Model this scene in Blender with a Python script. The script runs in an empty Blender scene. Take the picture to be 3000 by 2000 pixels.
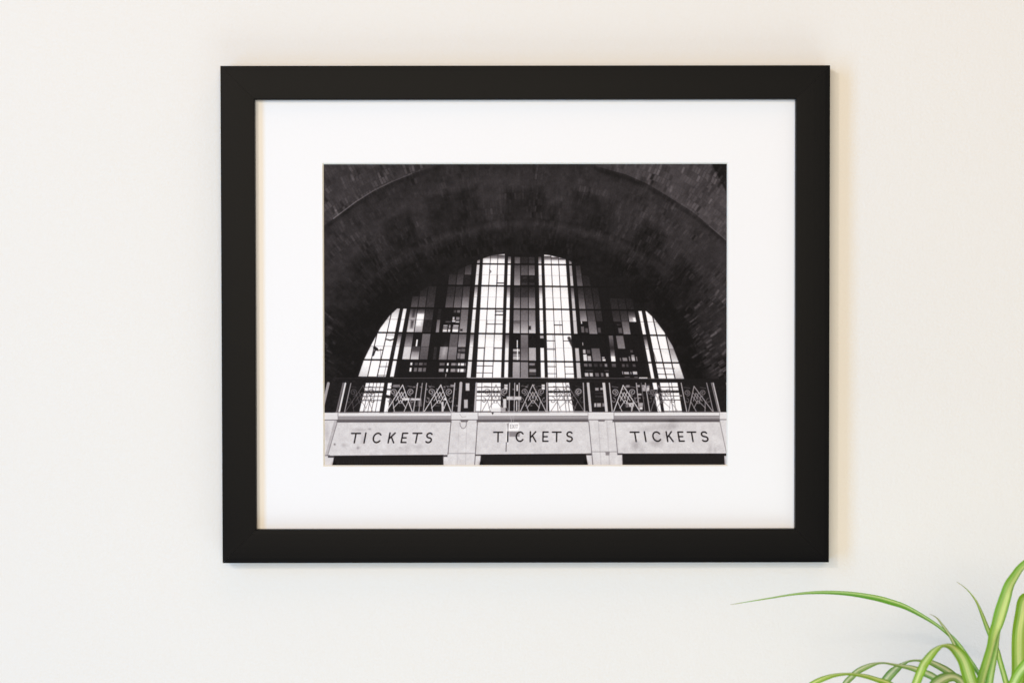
import bpy, bmesh, math, random
import numpy as np
from mathutils import Vector, Matrix, Euler

SC = bpy.context.scene
COL = SC.collection
random.seed(7)

# ---------------------------------------------------------------- camera
CAM_LOC = Vector((-0.0141377, -1.85, 0.0181913))
CAM_ROT = Euler((1.54750213, 0.00119178, -0.00095183), 'XYZ')
cam_data = bpy.data.cameras.new('camera')
cam_data.lens = 70.0
cam_data.sensor_width = 36.0
cam_data.sensor_fit = 'HORIZONTAL'
cam_data.clip_start = 0.05
cam_data.clip_end = 100.0
cam_data.dof.use_dof = True
cam_data.dof.focus_distance = 1.83
cam_data.dof.aperture_fstop = 7.1
cam = bpy.data.objects.new('camera', cam_data)
cam.location = CAM_LOC
cam.rotation_euler = CAM_ROT
COL.objects.link(cam)
SC.camera = cam
FPX = 70.0 / 36.0 * 3000.0
CAM_M = CAM_ROT.to_matrix()

# ---------------------------------------------------------------- room light
world = bpy.data.worlds.new('World')
SC.world = world
world.use_nodes = True
bg = world.node_tree.nodes['Background']
bg.inputs[0].default_value = (1.0, 0.935, 0.84, 1.0)
bg.inputs[1].default_value = 0.11


def area_light(name, loc, target, sx, sy, power, colour):
    d = bpy.data.lights.new(name, 'AREA')
    d.shape = 'RECTANGLE'
    d.size, d.size_y = sx, sy
    d.energy = power
    d.color = colour
    o = bpy.data.objects.new(name, d)
    o.location = loc
    o.rotation_euler = (Vector(target) - Vector(loc)).to_track_quat('-Z', 'Z').to_euler()
    COL.objects.link(o)
    return o


# cool daylight from a window in the side wall, on the left
area_light('window_light', (-2.3, -2.30, -0.05), (0.0, -2.30, -0.05), 3.6, 1.1, 76.0, (0.18, 0.52, 1.0))
# large soft bounce of the room behind the camera
area_light('room_bounce', (-0.30, -4.6, 0.40), (0.1, 0.0, 0.0), 3.0, 2.3, 147.0, (1.0, 0.85, 0.625))
# warm light coming back off the ceiling
area_light('ceiling_bounce', (0.75, -1.15, 2.2), (0.75, -1.15, 0.0), 2.6, 1.6, 13.5, (1.0, 0.58, 0.28))
# cool daylight coming back off the floor
area_light('floor_bounce', (0.75, -1.15, -2.0), (0.75, -1.15, 0.0), 2.8, 1.6, 24.0, (0.68, 0.87, 1.0))
# small warm ceiling lamp, up on the left
lamp = bpy.data.lights.new('ceiling_lamp', 'POINT')
lamp.energy = 84.0
lamp.color = (1.0, 0.83, 0.68)
lamp.shadow_soft_size = 0.085
lamp_o = bpy.data.objects.new('ceiling_lamp', lamp)
lamp_o.location = (-1.40, -3.10, 0.95)
COL.objects.link(lamp_o)

SC.view_settings.view_transform = 'Standard'
SC.view_settings.look = 'None'
SC.view_settings.gamma = 1.0
SC.view_settings.use_curve_mapping = False
SC.view_settings.exposure = 0.0

# ---------------------------------------------------------------- helpers


def tag(o, label=None, cat=None, group=None, kind=None):
    for k, v in (('label', label), ('category', cat), ('group', group), ('kind', kind)):
        if v:
            o[k] = v
    return o


def mesh_obj(name, verts, faces, mat, parent=None, smooth=False, uvs=None):
    me = bpy.data.meshes.new(name)
    me.from_pydata([tuple(v) for v in verts], [], faces)
    if uvs is not None:
        lay = me.uv_layers.new(name='UVMap')
        for lp in me.loops:
            lay.data[lp.index].uv = uvs[lp.vertex_index]
    me.validate()
    if smooth:
        me.polygons.foreach_set('use_smooth', [True] * len(me.polygons))
    me.materials.append(mat)
    me.update()
    o = bpy.data.objects.new(name, me)
    COL.objects.link(o)
    if parent:
        o.parent = parent
    return o


def new_mat(name):
    m = bpy.data.materials.new(name)
    m.use_nodes = True
    nt = m.node_tree
    return m, nt, nt.nodes['Principled BSDF'], nt.nodes['Material Output']


def node(nt, kind, **kw):
    n = nt.nodes.new(kind)
    for k, v in kw.items():
        setattr(n, k, v)
    return n


def pix(u, v, y):
    """point on the plane at depth y seen at photo pixel (u, v)"""
    d = CAM_M @ Vector(((u - 1500.0) / FPX, -(v - 1000.0) / FPX, -1.0))
    return CAM_LOC + d * ((y - CAM_LOC.y) / d.y)


# ---------------------------------------------------------------- materials
def paint_wall():
    m, nt, b, out = new_mat('wall_paint')
    L = nt.links
    tc = node(nt, 'ShaderNodeTexCoord')
    n1 = node(nt, 'ShaderNodeTexNoise')
    n1.inputs['Scale'].default_value = 3.0
    n1.inputs['Detail'].default_value = 3.0
    mix = node(nt, 'ShaderNodeMix', data_type='RGBA')
    mix.inputs[6].default_value = (0.815, 0.806, 0.790, 1)
    mix.inputs[7].default_value = (0.835, 0.826, 0.808, 1)
    L.new(tc.outputs['Object'], n1.inputs['Vector'])
    L.new(n1.outputs['Fac'], mix.inputs[0])
    L.new(mix.outputs[2], b.inputs['Base Color'])
    n2 = node(nt, 'ShaderNodeTexNoise')
    n2.inputs['Scale'].default_value = 420.0
    n2.inputs['Detail'].default_value = 3.0
    n3 = node(nt, 'ShaderNodeTexNoise')
    n3.inputs['Scale'].default_value = 60.0
    n3.inputs['Detail'].default_value = 2.0
    L.new(tc.outputs['Object'], n2.inputs['Vector'])
    L.new(tc.outputs['Object'], n3.inputs['Vector'])
    add = node(nt, 'ShaderNodeMath', operation='ADD')
    L.new(n2.outputs['Fac'], add.inputs[0])
    L.new(n3.outputs['Fac'], add.inputs[1])
    bp = node(nt, 'ShaderNodeBump')
    bp.inputs['Strength'].default_value = 0.6
    bp.inputs['Distance'].default_value = 0.0006
    L.new(add.outputs[0], bp.inputs['Height'])
    L.new(bp.outputs[0], b.inputs['Normal'])
    b.inputs['Roughness'].default_value = 0.75
    b.inputs['Specular IOR Level'].default_value = 0.2
    return m


def frame_black():
    m, nt, b, out = new_mat('satin_black_lacquer')
    L = nt.links
    tc = node(nt, 'ShaderNodeTexCoord')
    n1 = node(nt, 'ShaderNodeTexNoise')
    n1.inputs['Scale'].default_value = 900.0
    n1.inputs['Detail'].default_value = 2.0
    L.new(tc.outputs['Object'], n1.inputs['Vector'])
    ramp = node(nt, 'ShaderNodeMix', data_type='RGBA')
    ramp.inputs[6].default_value = (0.0006, 0.0009, 0.0016, 1)
    ramp.inputs[7].default_value = (0.0030, 0.0035, 0.0050, 1)
    L.new(n1.outputs['Fac'], ramp.inputs[0])
    L.new(ramp.outputs[2], b.inputs['Base Color'])
    bp = node(nt, 'ShaderNodeBump')
    bp.inputs['Strength'].default_value = 0.22
    bp.inputs['Distance'].default_value = 0.0003
    L.new(n1.outputs['Fac'], bp.inputs['Height'])
    L.new(bp.outputs[0], b.inputs['Normal'])
    b.inputs['Roughness'].default_value = 0.40
    b.inputs['Specular IOR Level'].default_value = 0.070
    return m


def paper(name, col, rough=0.9, spec=0.1):
    m, nt, b, out = new_mat(name)
    L = nt.links
    tc = node(nt, 'ShaderNodeTexCoord')
    n1 = node(nt, 'ShaderNodeTexNoise')
    n1.inputs['Scale'].default_value = 700.0
    n1.inputs['Detail'].default_value = 3.0
    L.new(tc.outputs['Object'], n1.inputs['Vector'])
    mix = node(nt, 'ShaderNodeMix', data_type='RGBA')
    mix.inputs[6].default_value = tuple(c * 0.985 for c in col) + (1,)
    mix.inputs[7].default_value = tuple(min(1, c * 1.01) for c in col) + (1,)
    L.new(n1.outputs['Fac'], mix.inputs[0])
    L.new(mix.outputs[2], b.inputs['Base Color'])
    b.inputs['Roughness'].default_value = rough
    b.inputs['Specular IOR Level'].default_value = spec
    return m


def leaf_mat(name, green, cream, seed, band=1.0):
    m, nt, b, out = new_mat(name)
    L = nt.links
    uv = node(nt, 'ShaderNodeUVMap')
    mp = node(nt, 'ShaderNodeMapping')
    mp.inputs['Location'].default_value = (seed * 3.7, seed * 1.3, 0)
    mp.inputs['Scale'].default_value = (46.0, 9.0, 1.0)
    L.new(uv.outputs[0], mp.inputs['Vector'])
    st = node(nt, 'ShaderNodeTexNoise')
    st.inputs['Scale'].default_value = 1.0
    st.inputs['Detail'].default_value = 3.0
    L.new(mp.outputs[0], st.inputs['Vector'])
    mp2 = node(nt, 'ShaderNodeMapping')
    mp2.inputs['Location'].default_value = (seed * 1.9, seed, 0)
    mp2.inputs['Scale'].default_value = (5.0, 14.0, 1.0)
    L.new(uv.outputs[0], mp2.inputs['Vector'])
    lo = node(nt, 'ShaderNodeTexNoise')
    lo.inputs['Scale'].default_value = 1.0
    L.new(mp2.outputs[0], lo.inputs['Vector'])
    sep = node(nt, 'ShaderNodeSeparateXYZ')
    L.new(uv.outputs[0], sep.inputs[0])
    s1 = node(nt, 'ShaderNodeMath', operation='MULTIPLY_ADD')      # wobble the stripe edge
    s1.inputs[1].default_value = 0.17
    L.new(st.outputs['Fac'], s1.inputs[0])
    L.new(sep.outputs[0], s1.inputs[2])
    s2 = node(nt, 'ShaderNodeMath', operation='SUBTRACT')
    s2.inputs[1].default_value = 0.585
    L.new(s1.outputs[0], s2.inputs[0])
    s3 = node(nt, 'ShaderNodeMath', operation='ABSOLUTE')
    L.new(s2.outputs[0], s3.inputs[0])
    s4 = node(nt, 'ShaderNodeMath', operation='MULTIPLY')
    s4.inputs[1].default_value = 2.0
    L.new(s3.outputs[0], s4.inputs[0])
    cr = node(nt, 'ShaderNodeValToRGB')
    e = cr.color_ramp.elements
    mid = tuple(0.45 * g + 0.55 * c for g, c in zip(green, cream))
    lime = tuple(0.66 * g + 0.34 * c for g, c in zip(green, cream))
    dark = tuple(0.90 * g for g in green)
    e[0].position, e[0].color = 0.0, cream + (1,)
    e[1].position, e[1].color = 1.0, (dark[0] * 1.25, dark[1], dark[2], 1)
    for p, c in ((0.19 * band, cream), (0.24 * band, mid), (0.30 * band, lime), (0.44 * band, lime), (0.54 * band, green), (0.96, dark)):
        x = e.new(p)
        x.color = tuple(c) + (1,)
    L.new(s4.outputs[0], cr.inputs[0])
    hs = node(nt, 'ShaderNodeHueSaturation')
    L.new(cr.outputs[0], hs.inputs['Color'])
    mr = node(nt, 'ShaderNodeMapRange')
    mr.inputs['From Min'].default_value = 0.25
    mr.inputs['From Max'].default_value = 0.75
    mr.inputs['To Min'].default_value = 0.76
    mr.inputs['To Max'].default_value = 1.30
    L.new(st.outputs['Fac'], mr.inputs['Value'])
    mr2 = node(nt, 'ShaderNodeMapRange')
    mr2.inputs['From Min'].default_value = 0.3
    mr2.inputs['From Max'].default_value = 0.7
    mr2.inputs['To Min'].default_value = 0.485
    mr2.inputs['To Max'].default_value = 0.515
    L.new(lo.outputs['Fac'], mr2.inputs['Value'])
    L.new(mr.outputs[0], hs.inputs['Value'])
    L.new(mr2.outputs[0], hs.inputs['Hue'])
    tip = node(nt, 'ShaderNodeMapRange')                            # dry tan tip
    tip.inputs['From Min'].default_value = 0.001
    tip.inputs['From Max'].default_value = 0.013
    tip.inputs['To Min'].default_value = 0.75
    tip.inputs['To Max'].default_value = 0.0
    L.new(sep.outputs[1], tip.inputs['Value'])
    dry = node(nt, 'ShaderNodeMix', data_type='RGBA')
    dry.inputs[7].default_value = (0.42, 0.36, 0.20, 1)
    L.new(tip.outputs[0], dry.inputs[0])
    L.new(hs.outputs[0], dry.inputs[6])
    L.new(dry.outputs[2], b.inputs['Base Color'])
    b.inputs['Roughness'].default_value = 0.50
    b.inputs['Specular IOR Level'].default_value = 0.22
    bp = node(nt, 'ShaderNodeBump')
    bp.inputs['Strength'].default_value = 0.25
    bp.inputs['Distance'].default_value = 0.0006
    L.new(st.outputs['Fac'], bp.inputs['Height'])
    L.new(bp.outputs[0], b.inputs['Normal'])
    tr = node(nt, 'ShaderNodeBsdfTranslucent')
    L.new(dry.outputs[2], tr.inputs['Color'])
    ms = node(nt, 'ShaderNodeMixShader')
    ms.inputs[0].default_value = 0.34
    L.new(b.outputs[0], ms.inputs[1])
    L.new(tr.outputs[0], ms.inputs[2])
    L.new(ms.outputs[0], out.inputs['Surface'])
    return m


# ================================================================= the wall
def build_wall():
    x0, x1, z0, z1, t = -2.2, 2.2, -1.5, 1.5, 0.12
    v = [(x0, 0, z0), (x1, 0, z0), (x1, 0, z1), (x0, 0, z1), (x0, t, z0), (x1, t, z0), (x1, t, z1), (x0, t, z1)]
    f = [(0, 1, 2, 3), (5, 4, 7, 6), (4, 0, 3, 7), (1, 5, 6, 2), (3, 2, 6, 7), (4, 5, 1, 0)]
    o = mesh_obj('wall', v, f, paint_wall())
    tag(o, 'plain off-white painted wall behind the picture and plant', 'wall', kind='structure')


build_wall()

# ================================================================= picture
FW, FH = 0.5584, 0.4559          # outer frame
OW, OH = 0.4963, 0.3945          # frame opening (sight size)
MW, MH = 0.3715, 0.2773          # window cut in the mat
Y_FRONT, Y_BACK = -0.022, -0.0015
Y_MAT, MAT_T = -0.0135, 0.0015
Y_PRINT = Y_MAT + MAT_T

frame = bpy.data.objects.new('picture_frame', None)
frame.location = (0.0, 0.0, -FH / 2)
COL.objects.link(frame)
tag(frame, 'black wooden picture frame with wide white mat around a black and white photograph', 'picture frame')
FO = Vector((0, 0, FH / 2))       # centre of the frame seen from the empty


def build_rails():
    m = frame_black()
    ow, oh, iw, ih = FW / 2, FH / 2, OW / 2, OH / 2
    bw, bh = ow - iw, oh - ih
    # profile (t: 0 outer .. 1 inner, y depth), a flat face with eased edges and a faint crown
    prof = [(0.0, Y_BACK), (0.0, Y_FRONT + 0.0006), (0.006, Y_FRONT + 0.0002), (0.020, Y_FRONT),
            (0.15, Y_FRONT - 0.00018), (0.32, Y_FRONT - 0.00026), (0.5, Y_FRONT - 0.00028), (0.7, Y_FRONT - 0.00022),
            (0.88, Y_FRONT - 0.00010), (0.980, Y_FRONT + 0.00005), (0.994, Y_FRONT + 0.0002), (1.0, Y_FRONT + 0.0006),
            (1.0, Y_MAT - 0.0003), (0.80, Y_MAT - 0.0003), (0.80, Y_BACK)]
    corners = [(-1, 1), (1, 1), (1, -1), (-1, -1)]
    names = ['top', 'right', 'bottom', 'left']
    for k in range(4):
        a, b = corners[k], corners[(k + 1) % 4]
        d = Vector((b[0] - a[0], 0, b[1] - a[1])).normalized()
        verts, faces = [], []
        n = len(prof)
        for end, c in ((1, a), (-1, b)):
            for t, y in prof:
                p = Vector((c[0] * (ow - bw * t), y, c[1] * (oh - bh * t)))
                p += d * (0.00007 * end)          # hairline mitre joint
                verts.append(p + FO)
        for i in range(n):
            j = (i + 1) % n
            faces.append((i, j, n + j, n + i))
        faces.append(tuple(range(n - 1, -1, -1)))
        faces.append(tuple(range(n, 2 * n)))
        o = mesh_obj('frame_rail', verts, faces, m, frame)
        bm = bmesh.new()
        bm.from_mesh(o.data)
        bmesh.ops.recalc_face_normals(bm, faces=bm.faces)
        bm.to_mesh(o.data)
        bm.free()


build_rails()


def build_mat():
    white = paper('mat_board', (0.885, 0.890, 0.915))
    core = paper('mat_core', (0.87, 0.86, 0.80))
    a, b = OW / 2 + 0.0055, OH / 2 + 0.0055
    c, d = MW / 2, MH / 2
    e = MAT_T * 0.75                     # bevel run
    ring = lambda x, z, y: [Vector((sx * x, y, sz * z)) + FO for sx, sz in ((-1, 1), (1, 1), (1, -1), (-1, -1))]
    v = ring(a, b, Y_MAT) + ring(c + e, d + e, Y_MAT) + ring(a, b, Y_MAT + MAT_T) + ring(c + e, d + e, Y_MAT + MAT_T)
    f = []
    for i in range(4):
        j = (i + 1) % 4
        f += [(j, i, 4 + i, 4 + j), (8 + i, 8 + j, 12 + j, 12 + i), (i, j, 8 + j, 8 + i)]
    mat = mesh_obj('mat', v, f, white, frame)
    v = ring(c + e, d + e, Y_MAT) + ring(c, d, Y_MAT + MAT_T - 0.00005)
    f = [((i + 1) % 4, i, 4 + i, 4 + (i + 1) % 4) for i in range(4)]
    mesh_obj('mat_bevel', v, f, core, mat)
    # backing board behind the print
    v = ring(a, b, Y_PRINT + 0.0012) + ring(a, b, Y_PRINT + 0.0042)
    f = [(3, 2, 1, 0), (4, 5, 6, 7)] + [(i, (i + 1) % 4, 4 + (i + 1) % 4, 4 + i) for i in range(4)]
    mesh_obj('backing_board', v, f, paper('backing_card', (0.35, 0.27, 0.19)), frame)


build_mat()

# ----------------------------------------------------------------- the print
# The flat photographic print is drawn here, stroke by stroke, into a buffer that becomes its ink layer.
S = 1.5
CX0, CY0 = 1538.5 - 596.0, 921.7 - 446.0
CW, CH = int(1192 * S), int(892 * S)
RNG = np.random.default_rng(11)
IMG = np.full((CH, CW), 0.13, np.float32)
GX = (np.arange(CW, dtype=np.float32) + 0.5) / S + CX0
GY = (np.arange(CH, dtype=np.float32) + 0.5) / S + CY0


def noise(cell, shape=None, seed=None):
    """smooth value noise, about 0 +-1"""
    h, w = (CH, CW) if shape is None else shape
    r = RNG if seed is None else np.random.default_rng(seed)
    c = cell * S
    nh, nw = int(h / c) + 3, int(w / c) + 3
    g = r.standard_normal((nh, nw)).astype(np.float32)
    yy, xx = np.arange(h) / c, np.arange(w) / c
    iy, ix = yy.astype(int), xx.astype(int)
    fy, fx = (yy - iy)[:, None], (xx - ix)[None, :]
    fy, fx = fy * fy * (3 - 2 * fy), fx * fx * (3 - 2 * fx)
    a, b = g[iy][:, ix], g[iy][:, ix + 1]
    c2, d = g[iy + 1][:, ix], g[iy + 1][:, ix + 1]
    return ((a * (1 - fx) + b * fx) * (1 - fy) + (c2 * (1 - fx) + d * fx) * fy).astype(np.float32)


def win(xa, xb, ya, yb):
    i0, i1 = max(0, int((xa - CX0) * S) - 1), min(CW, int((xb - CX0) * S) + 2)
    j0, j1 = max(0, int((ya - CY0) * S) - 1), min(CH, int((yb - CY0) * S) + 2)
    if i1 <= i0 or j1 <= j0:
        return None
    return slice(j0, j1), slice(i0, i1)


def put(sl, cov, val, target=None):
    t = IMG if target is None else target
    t[sl] = t[sl] * (1 - cov) + val * cov


def poly(pts, val, soft=1.2, alpha=1.0, val2=None, grain=0.0, target=None):
    """convex polygon; val at its top, val2 at its bottom"""
    p = np.array(pts, np.float32)
    area = 0.5 * np.sum(p[:, 0] * np.roll(p[:, 1], -1) - np.roll(p[:, 0], -1) * p[:, 1])
    if area < 0:
        p = p[::-1]
    ya, yb = p[:, 1].min(), p[:, 1].max()
    sl = win(p[:, 0].min() - soft, p[:, 0].max() + soft, ya - soft, yb + soft)
    if sl is None:
        return
    X, Y = GX[sl[1]][None, :], GY[sl[0]][:, None]
    cov = None
    for i in range(len(p)):
        q, r = p[i], p[(i + 1) % len(p)]
        ex, ey = r - q
        ln = math.hypot(ex, ey)
        if ln < 1e-6:
            continue
        d = ((Y - q[1]) * ex - (X - q[0]) * ey) / ln
        c = np.clip(d / soft + 0.5, 0, 1)
        cov = c if cov is None else np.minimum(cov, c)
    v = val
    if val2 is not None:
        v = val + (val2 - val) * np.clip((Y - ya) / max(yb - ya, 1e-6), 0, 1)
    if grain:
        v = v + grain * noise(2.2, cov.shape)
    put(sl, cov * alpha, v, target)


def line(pts, w, val, alpha=1.0, soft=1.1, target=None):
    for (xa, ya), (xb, yb) in zip(pts[:-1], pts[1:]):
        r = w / 2 + soft
        sl = win(min(xa, xb) - r, max(xa, xb) + r, min(ya, yb) - r, max(ya, yb) + r)
        if sl is None:
            continue
        X, Y = GX[sl[1]][None, :], GY[sl[0]][:, None]
        dx, dy = xb - xa, yb - ya
        t = np.clip(((X - xa) * dx + (Y - ya) * dy) / max(dx * dx + dy * dy, 1e-6), 0, 1)
        d = np.hypot(X - xa - t * dx, Y - ya - t * dy)
        cov = np.clip((w / 2 - d) / soft + 0.5, 0, 1) * alpha
        put(sl, cov, val, target)


def spiral(cx, cy, r, turns, w, val, a0=0.0, sgn=1, alpha=1.0):
    n = int(14 * turns) + 4
    pts = [(cx + r * (1 - 0.8 * k / n) * math.cos(a0 + sgn * 2 * math.pi * turns * k / n),
            cy + r * (1 - 0.8 * k / n) * math.sin(a0 + sgn * 2 * math.pi * turns * k / n)) for k in range(n + 1)]
    line(pts, w, val, alpha)


def blob(cx, cy, rx, ry, dv, rot=0.0):
    R = max(rx, ry) * 2.2
    sl = win(cx - R, cx + R, cy - R, cy + R)
    if sl is None:
        return
    X, Y = GX[sl[1]][None, :] - cx, GY[sl[0]][:, None] - cy
    c, s = math.cos(rot), math.sin(rot)
    IMG[sl] += dv * np.exp(-(((X * c + Y * s) / rx) ** 2 + ((Y * c - X * s) / ry) ** 2))


def curve_y(pts, x):
    xs, ys = [p[0] for p in pts], [p[1] for p in pts]
    return np.interp(x, xs, ys)


def paint_vault():
    global IMG
    X, Y = np.meshgrid(GX, GY)
    AX, AY = 1530.0, 1150.0
    # squashed distance from the arch centre, 1 at the window edge
    rad = np.hypot((X - AX) / 492.0, (Y - AY) / 405.0)
    IMG[:] = 0.118
    IMG += 0.066 * np.exp(-((rad - 1.45) / 0.22) ** 2)
    IMG += 0.030 * np.exp(-((rad - 1.215) / 0.025) ** 2) * np.clip((900 - Y) / 150, 0, 1)
    IMG -= 0.022 * np.exp(-((rad - 1.255) / 0.012) ** 2) * np.clip((900 - Y) / 150, 0, 1)
    IMG += 0.045 * np.clip(rad - 1.3, 0, 0.6)
    IMG -= 0.020 * np.exp(-((rad - 1.06) / 0.09) ** 2)
    IMG += 0.018 * np.clip((X - 1650) / 450, 0, 1) * (rad > 1.1)
    # coffers sunk in the soffit
    for pts in ([(1241, 577), (1399, 545), (1405, 663), (1262, 690)], [(1478, 552), (1595, 548), (1598, 630), (1480, 632)],
                [(1675, 556), (1805, 592), (1786, 684), (1680, 664)], [(1118, 655), (1196, 610), (1222, 690), (1140, 752)],
                [(1893, 640), (1962, 694), (1905, 770), (1846, 712)], [(1022, 770), (1076, 700), (1110, 760), (1062, 830)],
                [(1995, 745), (2052, 812), (2000, 880), (1950, 815)]):
        poly(pts, 0.112, soft=18, alpha=0.72)
    for a, b in (((1430, 560), (1450, 650)), ((1635, 556), (1640, 660)), ((1222, 600), (1250, 720)), ((1825, 600), (1805, 720))):
        line([a, b], 34, 0.185, alpha=0.45, soft=26)
    # outer vault beyond the rib
    ribL = [(946, 662), (976, 640), (999, 623), (1042, 591), (1093, 559), (1144, 534), (1205, 509.5), (1259, 492), (1300, 478), (1340, 460)]
    ribR = [(1700, 462), (1730, 480), (1757, 492), (1833, 513), (1897, 541), (1961, 580), (2025, 620.5), (2076, 661), (2127, 705), (2140, 718)]
    yl = curve_y(ribL, X)
    yr = curve_y(ribR, X)
    mL = np.clip((yl - Y) / 2.0 + 0.5, 0, 1) * (X < 1345)
    mR = np.clip((yr - Y) / 2.0 + 0.5, 0, 1) * (X > 1695)
    fadeL = np.clip((1330 - X) / 120, 0, 1)
    fadeR = np.clip((X - 1700) / 110, 0, 1)
    IMG += mL * fadeL * 0.070 + mR * fadeR * 0.100
    dark = np.clip((X - (2085 + (Y - 484) * 0.52)) / 6.0 + 0.5, 0, 1) * mR
    IMG -= dark * 0.15
    # darker groove just under the rib
    IMG -= 0.035 * np.exp(-(((Y - yl) - 9) / 7.0) ** 2) * (X < 1300) + 0.040 * np.exp(-(((Y - yr) - 9) / 7.0) ** 2) * (X > 1740)
    # brick courses that follow the vault: a staggered polar grid, each brick with its own tone
    PX, PY = 1530.0, 1400.0
    rr, th = np.hypot(X - PX, Y - PY), np.arctan2(Y - PY, X - PX)
    rr = rr + 3.0 * noise(60)
    course = np.floor(rr / 19.0)
    across = th * 760.0 / 6.6 + 0.5 * np.mod(course, 2) + 0.37 * course + 0.25 * noise(30)
    table = np.random.default_rng(5).standard_normal((97, 389)).astype(np.float32)
    tone = table[np.mod(course, 97).astype(int), np.mod(np.floor(across), 389).astype(int)]
    fr, fa = rr / 19.0 - course, across - np.floor(across)
    joint = np.minimum(np.clip(np.minimum(fr, 1 - fr) / 0.09, 0, 1), np.clip(np.minimum(fa, 1 - fa) / 0.20, 0, 1))
    outer = np.clip(mL * fadeL + mR * fadeR, 0, 1)
    low_r = np.clip((X - 1900) / 150, 0, 1) * np.clip((Y - 800) / 160, 0, 1) * (rad > 1.08)
    low_l = np.clip((1010 - X) / 50, 0, 1) * np.clip((Y - 880) / 80, 0, 1) * (rad > 1.08)
    patch = np.clip(0.75 + 0.45 * noise(45), 0.25, 1.5)
    amp = (0.017 + 0.020 * outer) * patch * (rad > 1.03)
    brick = amp * tone * joint - amp * 0.8 * (1 - joint)
    brick += (low_r + 0.8 * low_l) * patch * joint * (0.028 * tone + 0.060 * np.clip(tone - 0.9, 0, 1.6))
    IMG += brick.astype(np.float32)
    # bright chipped bricks
    for x, y, dv, a in ((1032, 520, 0.16, 1.15), (1003, 528, 0.10, 1.1), (986, 622, 0.20, 1.0), (1010, 545, 0.07, 1.1), (1130, 516, 0.10, 1.3),
                        (1045, 578, 0.09, 1.0), (1036, 560, 0.06, 1.0), (1003, 655, 0.09, 1.0), (1000, 697, 0.09, 1.0), (963, 958, 0.16, 0.5), (972, 940, 0.06, 0.8),
                        (974, 1000, 0.10, 0.9), (962, 1022, 0.10, 0.7), (1900, 520, 0.15, -1.2), (1770, 565, 0.09, -1.2), (1972, 605, 0.10, -1.0),
                        (2000, 500, 0.12, -1.2), (2078, 555, 0.14, -1.1), (2074, 523, 0.10, -1.2), (1965, 555, 0.12, -1.4), (1866, 520, 0.08, -1.0), (2022, 560, 0.07, -1.1),
                        (2100, 858, 0.20, -1.0), (2042, 898, 0.20, -0.6), (2015, 925, 0.10, -0.6), (2090, 980, 0.26, -0.6), (2076, 1000, 0.20, -0.6),
                        (2104, 968, 0.18, -0.6), (2036, 1043, 0.18, -0.6), (2078, 1014, 0.16, -0.6), (2122, 1032, 0.22, -0.9), (2072, 1060, 0.14, -0.6),
                        (2056, 1030, 0.14, -0.6), (2110, 1092, 0.16, -1.2), (2095, 1040, 0.12, -0.6), (2030, 1010, 0.10, -0.6), (1990, 900, 0.07, -0.6),
                        (2066, 1038, 0.12, -0.6), (2084, 1076, 0.10, -0.6), (2048, 1072, 0.09, -0.6), (2118, 1008, 0.14, -0.6), (2068, 985, 0.12, -0.6)):
        c, s = math.cos(a), math.sin(a)
        L = 7
        line([(x - c * L, y - s * L), (x + c * L, y + s * L)], 6.5, dv * 0.7, 1.0, 5.0, target=(lay := np.zeros_like(IMG)))
        IMG += lay
    # light caught on the rib edge
    for i in range(len(ribL) - 1):
        (xa, ya), (xb, yb) = ribL[i], ribL[i + 1]
        if xa < 970 or xb > 1215:
            continue
        line([(xa, ya), (xb, yb)], 2.4, 0.50 - 0.26 * (xa - 970) / 240, 0.8)
    line([(2060, 648), (2127, 704)], 2.4, 0.40, 0.6)
    line(ribR[2:8], 2.0, 0.09, 0.5)
    IMG -= (0.030 * np.clip((Y - 690) / 220, 0, 1) * (1 - 0.8 * low_r)).astype(np.float32)
    IMG += 0.012 * noise(26) + 0.010 * noise(9)
    np.clip(IMG, 0.07, 1, out=IMG)


paint_vault()

# vertical bars of the great window: x at photo rows 773 and 1105
BAYS = {
    'LE': [(1104, 1030), (1149, 1075), (1178.5, 1103), (1199, 1130)],
    'LEs': [(1207, 1141), (1216, 1152)],
    'L2': [(1222, 1166.5), (1242, 1192), (1262.5, 1219), (1288, 1245)],
    'L2s': [(1298, 1261), (1307, 1270)],
    'L1': [(1318, 1276), (1342, 1302.5), (1362, 1331), (1383, 1357)],
    'LBa': [(1396.6, 1366), (1404.5, 1377.5)],
    'LB': [(1413, 1393), (1435, 1413.5), (1457, 1441.5), (1478, 1467.5)],
    'LBb': [(1487, 1476), (1495.6, 1487)],
    'C': [(1505, 1499), (1524.5, 1523), (1547, 1547.5), (1567, 1571.5)],
    'RBa': [(1577, 1584), (1585.4, 1595)],
    'RB': [(1593.6, 1603.5), (1614.5, 1630), (1636.4, 1655.5), (1658, 1682)],
    'RBb': [(1666.8, 1690), (1674, 1702)],
    'R1': [(1684, 1712), (1700, 1741), (1722, 1769), (1743, 1789)],
    'R2s': [(1760, 1796), (1773, 1808)],
    'R2': [(1767, 1823), (1791, 1847), (1814, 1870), (1836, 1893)],
    'REs': [(1844, 1908), (1853.5, 1917)],
    'RE': [(1861, 1927.5), (1877, 1952), (1905, 1977), (1940, 2012)],
}
ROWY = [742, 773, 805, 837, 870, 904, 938, 977, 1017, 1057, 1106]     # r0, 1a 1b, 2a 2b, 3a 3b, 4a 4b, 5
ROWS = ['0', '1a', '1b', '2a', '2b', '3a', '3b', '4a', '4b', '5']


def slope(x):
    return 0.0112 * (x - 1440)


def bx(b, y):
    return b[0] + (b[1] - b[0]) * (y - 773) / 332.0


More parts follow.
